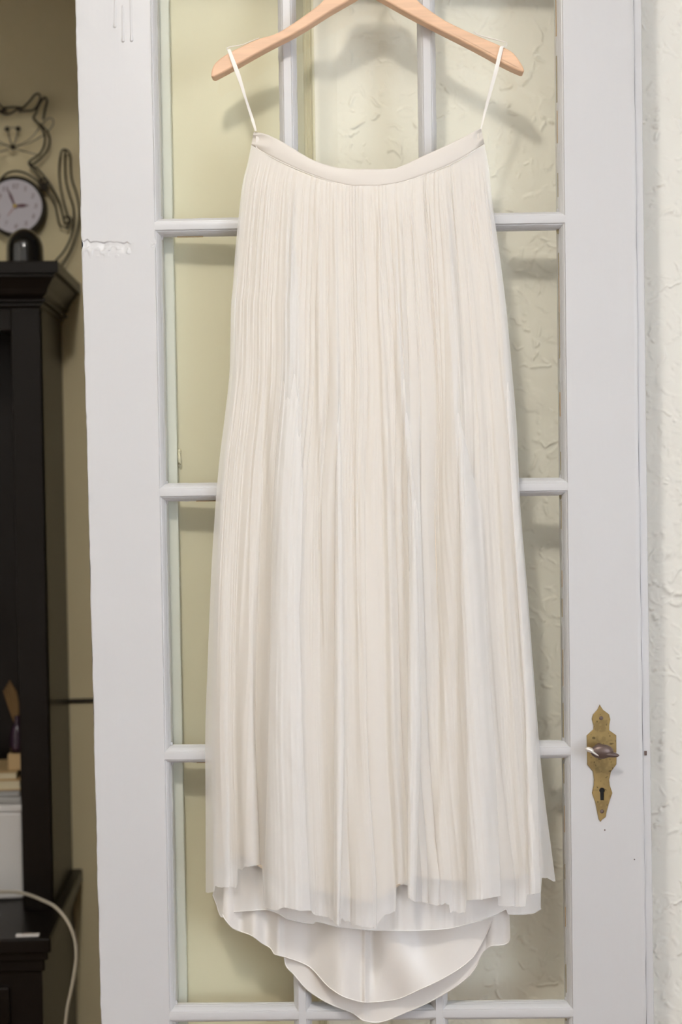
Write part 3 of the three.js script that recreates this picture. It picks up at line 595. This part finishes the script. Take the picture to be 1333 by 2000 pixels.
// ---------------------------------------------------------------- hutch in the hall
const HF = HALLZ + 0.27, BF = HALLZ + 0.43;               // front planes of the upper and the lower part
const hutchR = pz(79, 640, HF).x, hutchL = hutchR - 0.95;
const baseTop = pz(60, 1834, BF).y, baseR = pz(99, 1840, BF).x, baseL = hutchL - (baseR - hutchR);
const crownTop = pz(60, 509, HF + 0.04).y, crownBot = pz(60, 601, HF).y;
{
  const t = thing('hutch_cabinet', 'tall glossy black-brown hutch with moulded crown in the hall', 'cabinet');
  const L = hutchL, Rr = hutchR, st = pz(78, 900, HF).x - pz(20, 900, HF).x, tr = pz(40, 645, HF).y;
  mesh('side_panel', bx(Rr - 0.02, Rr, baseTop, crownBot, HALLZ + 0.002, HF - 0.001, 0.001), M.darkWood, t);
  mesh('side_panel', bx(L, L + 0.02, baseTop, crownBot, HALLZ + 0.002, HF - 0.001, 0.001), M.darkWood, t);
  mesh('back_panel', bx(L + 0.02, Rr - 0.02, baseTop, crownBot, HALLZ + 0.002, HALLZ + 0.012), M.darkWood, t);
  mesh('face_stile', bx(Rr - st, Rr, baseTop, crownBot, HF - 0.02, HF, 0.002), M.darkWood, t);
  mesh('face_stile', bx(L, L + st, baseTop, crownBot, HF - 0.02, HF, 0.002), M.darkWood, t);
  mesh('face_rail', bx(L + st, Rr - st, tr, crownBot, HF - 0.02, HF - 0.003, 0.002), M.darkWood, t);
  mesh('top_panel', bx(L + 0.02, Rr - 0.02, crownBot - 0.02, crownBot, HALLZ + 0.012, HF - 0.022), M.darkWood, t);
  // crown: stacked profile running round the front and both sides
  const ov = pz(113, 515, HF + 0.04).x - Rr, h = crownTop - crownBot;
  const prof = [[0, 0], [0.004, 0.04], [0.004, 0.10], [0.012, 0.13], [0.012, 0.17], [0.006, 0.20], [0.014, 0.30], [ov * 0.45, 0.42], [ov * 0.72, 0.62], [ov * 0.8, 0.66], [ov * 0.8, 0.72], [ov, 0.74], [ov, 0.98], [ov - 0.002, 1]];
  const ring = (o) => [[L - o, HALLZ + 0.002], [L - o, HF + o], [Rr + o, HF + o], [Rr + o, HALLZ + 0.002]];
  const pos = [], idx = [];
  for (let i = 0; i < prof.length - 1; i++) for (let k = 0; k < 3; k++) {
    const a = ring(prof[i][0]), b = ring(prof[i + 1][0]), ya = crownBot + prof[i][1] * h, yb = crownBot + prof[i + 1][1] * h, n = pos.length / 3;
    pos.push(a[k][0], ya, a[k][1], a[k + 1][0], ya, a[k + 1][1], b[k][0], yb, b[k][1], b[k + 1][0], yb, b[k + 1][1]); idx.push(n, n + 1, n + 2, n + 1, n + 3, n + 2);
  }
  mesh('crown_moulding', [geo(pos, idx), bx(L - ov + 0.002, Rr + ov - 0.002, crownTop - 0.002, crownTop, HALLZ + 0.002, HF + ov - 0.002)], M.darkWood, t);
  const b = bx(baseL - 0.0, baseR, baseTop - 0.026, baseTop, HALLZ + 0.002, BF, 0.004);
  mesh('base_top', [b, bx(baseL + 0.006, baseR - 0.006, baseTop - 0.040, baseTop - 0.024, HALLZ + 0.002, BF - 0.006, 0.003), bx(baseL + 0.013, baseR - 0.013, baseTop - 0.062, baseTop - 0.038, HALLZ + 0.002, BF - 0.013, 0.004)], M.darkWood, t);
  mesh('base_body', [bx(baseL + 0.018, baseR - 0.018, 0.05, baseTop - 0.058, HALLZ + 0.002, BF - 0.018), bx(baseL + 0.01, baseR - 0.01, 0, 0.06, HALLZ + 0.002, BF - 0.01, 0.003)], M.darkWood, t);
  const w = (baseR - baseL - 0.036 - 0.02) / 2;
  for (let k = 0; k < 2; k++) {
    const x1 = baseR - 0.018 - 0.055 - k * (w - 0.03), x0 = x1 - w + 0.06;
    const d = mesh('door_panel', [bx(x0, x1, 0.09, baseTop - 0.085, BF - 0.018, BF - 0.006, 0.003), bx(x0 + 0.05, x1 - 0.05, 0.14, baseTop - 0.135, BF - 0.008, BF - 0.002, 0.003)], M.darkWood, t);
    mesh('knob', new THREE.SphereGeometry(0.012, 16, 12).translate(k ? x1 - 0.025 : x0 + 0.025, baseTop - 0.22, BF + 0.008), M.bronze, d);
  }
  rebase(t, new THREE.Vector3((baseL + baseR) / 2, 0, (HALLZ + BF) / 2));
}
// things on the hutch
{
  const z = HF - 0.055, c = pz(49, 508, z), s = pz(86, 508, z).x - c.x, y0 = crownTop, hh = pz(49, 446, z).y - y0;
  const t = thing('dome_ornament', 'glossy black dome ornament standing on the hutch crown', 'ornament');
  const pr = [[0.0005, 0], [s, 0], [s * 1.02, 0.004], [s, 0.008], [s * 0.985, hh * 0.45]]; for (let i = 1; i <= 10; i++) { const a = i / 10 * Math.PI / 2; pr.push([Math.max(0.0005, s * 0.985 * Math.cos(a)), hh * 0.45 + hh * 0.55 * Math.sin(a)]); }
  mesh('dome', new THREE.LatheGeometry(pr.slice(3).map((q) => new THREE.Vector2(...q)), 40).translate(c.x, y0, z), M.domeGlass, t);
  mesh('foot', new THREE.LatheGeometry(pr.slice(0, 4).map((q) => new THREE.Vector2(...q)), 40).translate(c.x, y0, z), M.darkWood, t);
  rebase(t, new THREE.Vector3(c.x, y0, z));
}
{
  const z = HF - 0.07, wb = thing('white_box', 'plain white glossy box standing inside the dark hutch', 'box');
  const r = pz(44, 1650, z).x, top = pz(20, 1572, z).y, yb = baseTop + 0.0005;
  mesh('box_body', bx(r - 0.19, r, yb, top - 0.014, z - 0.13, z, 0.006), M.whitePlastic, wb);
  mesh('box_lid', bx(r - 0.192, r + 0.002, top - 0.014, top, z - 0.132, z + 0.002, 0.004), M.whitePlastic, wb);
  rebase(wb, new THREE.Vector3(r - 0.095, yb, z - 0.065));
  const y1 = pz(20, 1545, z).y, y2 = pz(20, 1524, z).y, y3 = pz(20, 1508, z).y;
  const gc = thing('folded_cloth', 'grey folded cloth lying on the white box', 'cloth');
  mesh('cloth', [bx(r - 0.18, r - 0.001, top + 0.0003, top + (y1 - top) * 0.5, z - 0.12, z - 0.004, 0.004), bx(r - 0.178, r - 0.004, top + (y1 - top) * 0.5, y1 - 0.0003, z - 0.12, z - 0.008, 0.004)], M.greyCloth, gc); rebase(gc, new THREE.Vector3(r - 0.09, top, z - 0.06));
  for (const [a, b, dx, lab] of [[y1, y2, 0, 'lower cream paperback lying on the grey cloth'], [y2, y3, 0.006, 'upper cream paperback under the tan block']]) {
    const bk = thing('paperback', lab, 'book', 'cream paperbacks in the hutch');
    mesh('pages', bx(r - 0.17 - dx, r - 0.004 - dx, a + 0.002, b - 0.002, z - 0.118, z - 0.006), M.paper, bk);
    mesh('cover', [bx(r - 0.172 - dx, r - 0.002 - dx, a + 0.0002, a + 0.002, z - 0.12, z - 0.004), bx(r - 0.172 - dx, r - 0.002 - dx, b - 0.002, b - 0.0002, z - 0.12, z - 0.004)], M.tan, bk);
    rebase(bk, new THREE.Vector3(r - 0.09, a, z - 0.06));
  }
  const bt = thing('wooden_block', 'tan wooden block under the dark purple bottle', 'block');
  const bl = pz(13, 1490, z).x, br = pz(38, 1490, z).x + 0.006, by = pz(25, 1475, z).y; mesh('block', bx(bl, br, y3 + 0.0002, by, z - 0.05, z - 0.01, 0.002), M.tan, bt); rebase(bt, new THREE.Vector3((bl + br) / 2, y3, z - 0.03));
  const vb = thing('purple_bottle', 'dark purple rounded bottle on a tan block holding reeds', 'bottle');
  const cx = (bl + br) / 2 + 0.001, R0 = (br - bl) / 2 * 0.98, hb = pz(25, 1412, z).y - by;
  mesh('bottle', new THREE.LatheGeometry([[0.0005, 0.0003], [R0, 0.0003], [R0 * 1.03, hb * 0.2], [R0, hb * 0.55], [R0 * 0.75, hb * 0.78], [R0 * 0.4, hb * 0.9], [R0 * 0.36, hb * 1.15], [R0 * 0.3, hb * 1.15], [R0 * 0.3, hb * 0.9]].map((q) => new THREE.Vector2(...q)), 28).translate(cx, by, z - 0.03), M.purple, vb);
  for (let k = 0; k < 7; k++) { const e = pz(8 + k * 3.6, 1330 + 6 * Math.abs(k - 3), z - 0.03); mesh('reed', tube([new THREE.Vector3(cx, by + hb * 0.7, z - 0.03 + (k - 3) * 0.0005), new THREE.Vector3((cx + e.x) / 2 + (k - 3) * 0.0012, (by + hb + e.y) / 2, z - 0.03), e], 0.0021, 12, false, 6), M.reed, vb); }
  rebase(vb, new THREE.Vector3(cx, by, z - 0.03));
}
{
  const z = BF - 0.012, a = pz(31, 1832, z), b = pz(77, 1832, z), t = thing('pale_strip', 'small pale strip along the front edge of the hutch base', 'metal strip');  // short pale bar along the front edge of the base top
  mesh('strip', bx(a.x, b.x, baseTop + 0.0002, baseTop + 0.005, z - 0.006, z + 0.003, 0.001), M.whitePlastic, t); mesh('clip', bx(a.x + 0.012, b.x - 0.012, baseTop + 0.005, baseTop + 0.0065, z - 0.004, z + 0.001), M.steel, t); rebase(t, new THREE.Vector3((a.x + b.x) / 2, baseTop, z));
}
{
  const z = BF - 0.02, t = thing('power_cord', 'pale beige cord arching from the hutch down towards the floor', 'cord');
  const p = [[-40, 1744, HF - 0.03], [0, 1742, HF - 0.02], [42, 1744, HF + 0.03], [80, 1757, z - 0.05], [112, 1775, z + 0.005], [134, 1803, z + 0.03], [147, 1838, z + 0.035], [149, 1872, z + 0.035], [142, 1920, z + 0.035], [131, 1975, z + 0.03], [126, 2050, z + 0.02]].map(([x, y, q]) => pz(x, y, q));
  const e = p[p.length - 1]; p.push(new THREE.Vector3(e.x, 0.2, z + 0.02), new THREE.Vector3(e.x + 0.02, 0.02, z + 0.03), new THREE.Vector3(e.x + 0.1, 0.0035, z + 0.04));
  mesh('cord', tube(p, 0.0032, 160), M.cable, t); rebase(t, new THREE.Vector3(e.x, 0, z));
}
{
  const t = thing('wall_cable', 'dark cable running level across the ochre hall wall', 'cable');
  const a = pz(60, 1371, HALLZ + 0.004), b = pz(420, 1362, HALLZ + 0.004), z = HALLZ + 0.004;
  mesh('cable', tube([new THREE.Vector3(a.x, a.y, z), new THREE.Vector3((a.x + b.x) / 2, (a.y + b.y) / 2, z), new THREE.Vector3(b.x, b.y, z)], 0.0042, 30), M.iron, t); rebase(t, new THREE.Vector3((a.x + b.x) / 2, a.y, z));
}

// ---------------------------------------------------------------- wire cat clock on the hall wall
{
  const Z = HALLZ + 0.022, t = thing('cat_clock', 'black wire cat wall clock with a round white dial above the hutch', 'clock');
  const Q = (x, y, dz = 0) => pz(x / 4.166, 150 + y / 4.166, Z + dz), mir = (x) => 210 - x;
  const W = (name, pts, r, both, dz = 0, cl = false) => { const n = pts.length * 8; mesh(name, tube(pts.map(([x, y]) => Q(x, y, dz)), r, n, cl, 6), M.iron, t); if (both) mesh(name, tube(pts.map(([x, y]) => Q(mir(x), y, dz)), r, n, cl, 6), M.iron, t); };
  const r = 0.0021;
  W('ear_wire', [[190, 252], [245, 195], [290, 143], [318, 140], [328, 175], [300, 240], [268, 272], [200, 278], [150, 282]], r, true);
  W('ear_wire', [[352, 345], [366, 270], [382, 190], [365, 168], [345, 185], [312, 240], [290, 300], [272, 332], [290, 362], [335, 392]], r, true, 0.003);
  W('head_wire', [[105, 246], [60, 252], [20, 272], [-20, 286], [-60, 270]], r); W('head_wire', [[105, 246], [150, 250], [190, 254]], r, true);
  W('head_wire', [[190, 256], [140, 266], [100, 292], [50, 306], [10, 290], [-30, 262]], r, false, 0.003);
  W('cheek_wire', [[270, 330], [312, 382], [350, 432], [366, 500], [355, 572], [320, 632], [240, 690], [236, 710], [268, 742], [290, 735]], r, true);
  W('cheek_wire', [[340, 398], [388, 452], [405, 520], [386, 600], [342, 652], [285, 700], [262, 716]], r, true, 0.003);
  W('whisker', [[105, 572], [190, 540], [262, 488], [325, 410], [395, 338], [430, 345], [432, 385], [395, 440], [330, 490], [220, 545], [105, 572]], 0.0008, true, 0.004);
  W('whisker', [[105, 572], [200, 608], [330, 640]], 0.0008, true, 0.004); W('whisker', [[105, 572], [130, 505], [148, 432]], 0.0010, true, 0.004);
  W('eye_wire', [[60, 425], [105, 412], [148, 425]], 0.0007, false, 0.004);
  for (const x of [58, 147]) mesh('eye', new THREE.SphereGeometry(0.0052, 14, 10).scale(1, 1, 0.6).translate(...Q(x, 424, 0.005).toArray()), M.iron, t);
  mesh('nose', new THREE.SphereGeometry(0.0058, 14, 10).scale(1, 0.9, 0.6).translate(...Q(105, 572, 0.005).toArray()), M.iron, t);
  W('body_wire', [[240, 692], [285, 765], [332, 832], [372, 910], [440, 1010], [468, 1130], [488, 1205], [512, 1226]], r, true);
  W('body_wire', [[290, 735], [345, 795], [400, 862], [440, 930], [485, 1020], [510, 1120], [530, 1200]], r, true, 0.002);
  W('collar_wire', [[0, 838], [60, 785], [125, 768], [200, 782], [260, 815], [318, 862], [360, 905]], r, false, 0.003);
  mesh('clamp', [new THREE.TorusGeometry(0.008, 0.0022, 8, 20).translate(...Q(352, 862, 0.003).toArray()), new THREE.TorusGeometry(0.006, 0.0022, 8, 20).translate(...Q(362, 895, 0.003).toArray())], M.iron, t);
  W('tail_wire', [[528, 1215], [545, 1235], [560, 1200], [548, 1120], [520, 1020], [494, 900], [482, 780], [490, 660], [506, 600], [528, 592], [552, 602], [572, 640], [574, 730], [586, 840], [620, 940], [642, 1040], [646, 1140], [622, 1290], [570, 1430], [500, 1545], [470, 1580]], r);
  W('tail_wire', [[532, 598], [528, 720], [538, 850], [568, 960], [598, 1060], [600, 1150], [576, 1310], [518, 1425], [448, 1505], [420, 1540]], r, false, 0.003);
  mesh('clamp', new THREE.TorusGeometry(0.007, 0.002, 8, 20).translate(...Q(550, 1165, 0.003).toArray()), M.iron, t);
  // clock case
  const c = Q(125, 1055, 0.012), R0 = Q(372, 1055, 0.012).x - c.x;
  mesh('case', new THREE.LatheGeometry([[0.0005, -0.03], [R0 * 0.95, -0.03], [R0, -0.024], [R0, 0.004], [R0 * 0.97, 0.008], [R0 * 0.90, 0.007], [R0 * 0.88, 0.002]].map((q) => new THREE.Vector2(...q)), 56).rotateX(Math.PI / 2).translate(c.x, c.y, c.z), M.iron, t);
  const cv = document.createElement('canvas'); cv.width = cv.height = 512; const x = cv.getContext('2d');
  x.fillStyle = '#d9d3da'; x.fillRect(0, 0, 512, 512); x.fillStyle = '#8a6f78'; x.font = 'italic bold 58px serif'; x.textAlign = 'center'; x.textBaseline = 'middle';
  for (let k = 1; k <= 12; k++) { const a = k * Math.PI / 6; x.fillText(String(k), 256 + 188 * Math.sin(a), 256 - 188 * Math.cos(a)); }
  const ct = new THREE.CanvasTexture(cv); ct.colorSpace = THREE.SRGBColorSpace;
  const dial = mesh('dial', new THREE.CircleGeometry(R0 * 0.90, 56).translate(c.x, c.y, c.z + 0.003), std(C(1, 1, 1), 0.6, { map: ct }), t);
  const hand = (name, ax, ay, wd, dz, m) => { const e = Q(ax, ay, 0.012), d = e.clone().sub(c), l = Math.hypot(d.x, d.y), sh = new THREE.Shape([[-wd * 0.5, -l * 0.15], [wd * 0.5, -l * 0.15], [wd, l * 0.55], [0, l], [-wd, l * 0.55]].map((q) => new THREE.Vector2(...q))); mesh(name, new THREE.ExtrudeGeometry(sh, { depth: 0.0006, bevelEnabled: false }).rotateZ(Math.atan2(d.y, d.x) - Math.PI / 2).translate(c.x, c.y, c.z + dz), m, t); };
  const hm = std(C(0.16, 0.07, 0.09), 0.6);
  hand('hour_hand', 240, 1048, 0.0035, 0.0042, hm); hand('minute_hand', 63, 908, 0.0028, 0.0052, hm); hand('second_hand', 58, 1150, 0.0006, 0.0062, std(C(0.4, 0.05, 0.05), 0.5));
  mesh('hand_cap', new THREE.CylinderGeometry(0.003, 0.003, 0.004, 16).rotateX(Math.PI / 2).translate(c.x, c.y, c.z + 0.006), std(C(0.7, 0.5, 0.06), 0.4), t);
  rebase(t, new THREE.Vector3(c.x, Q(470, 1580).y, HALLZ));
}

renderer.render(scene, camera);
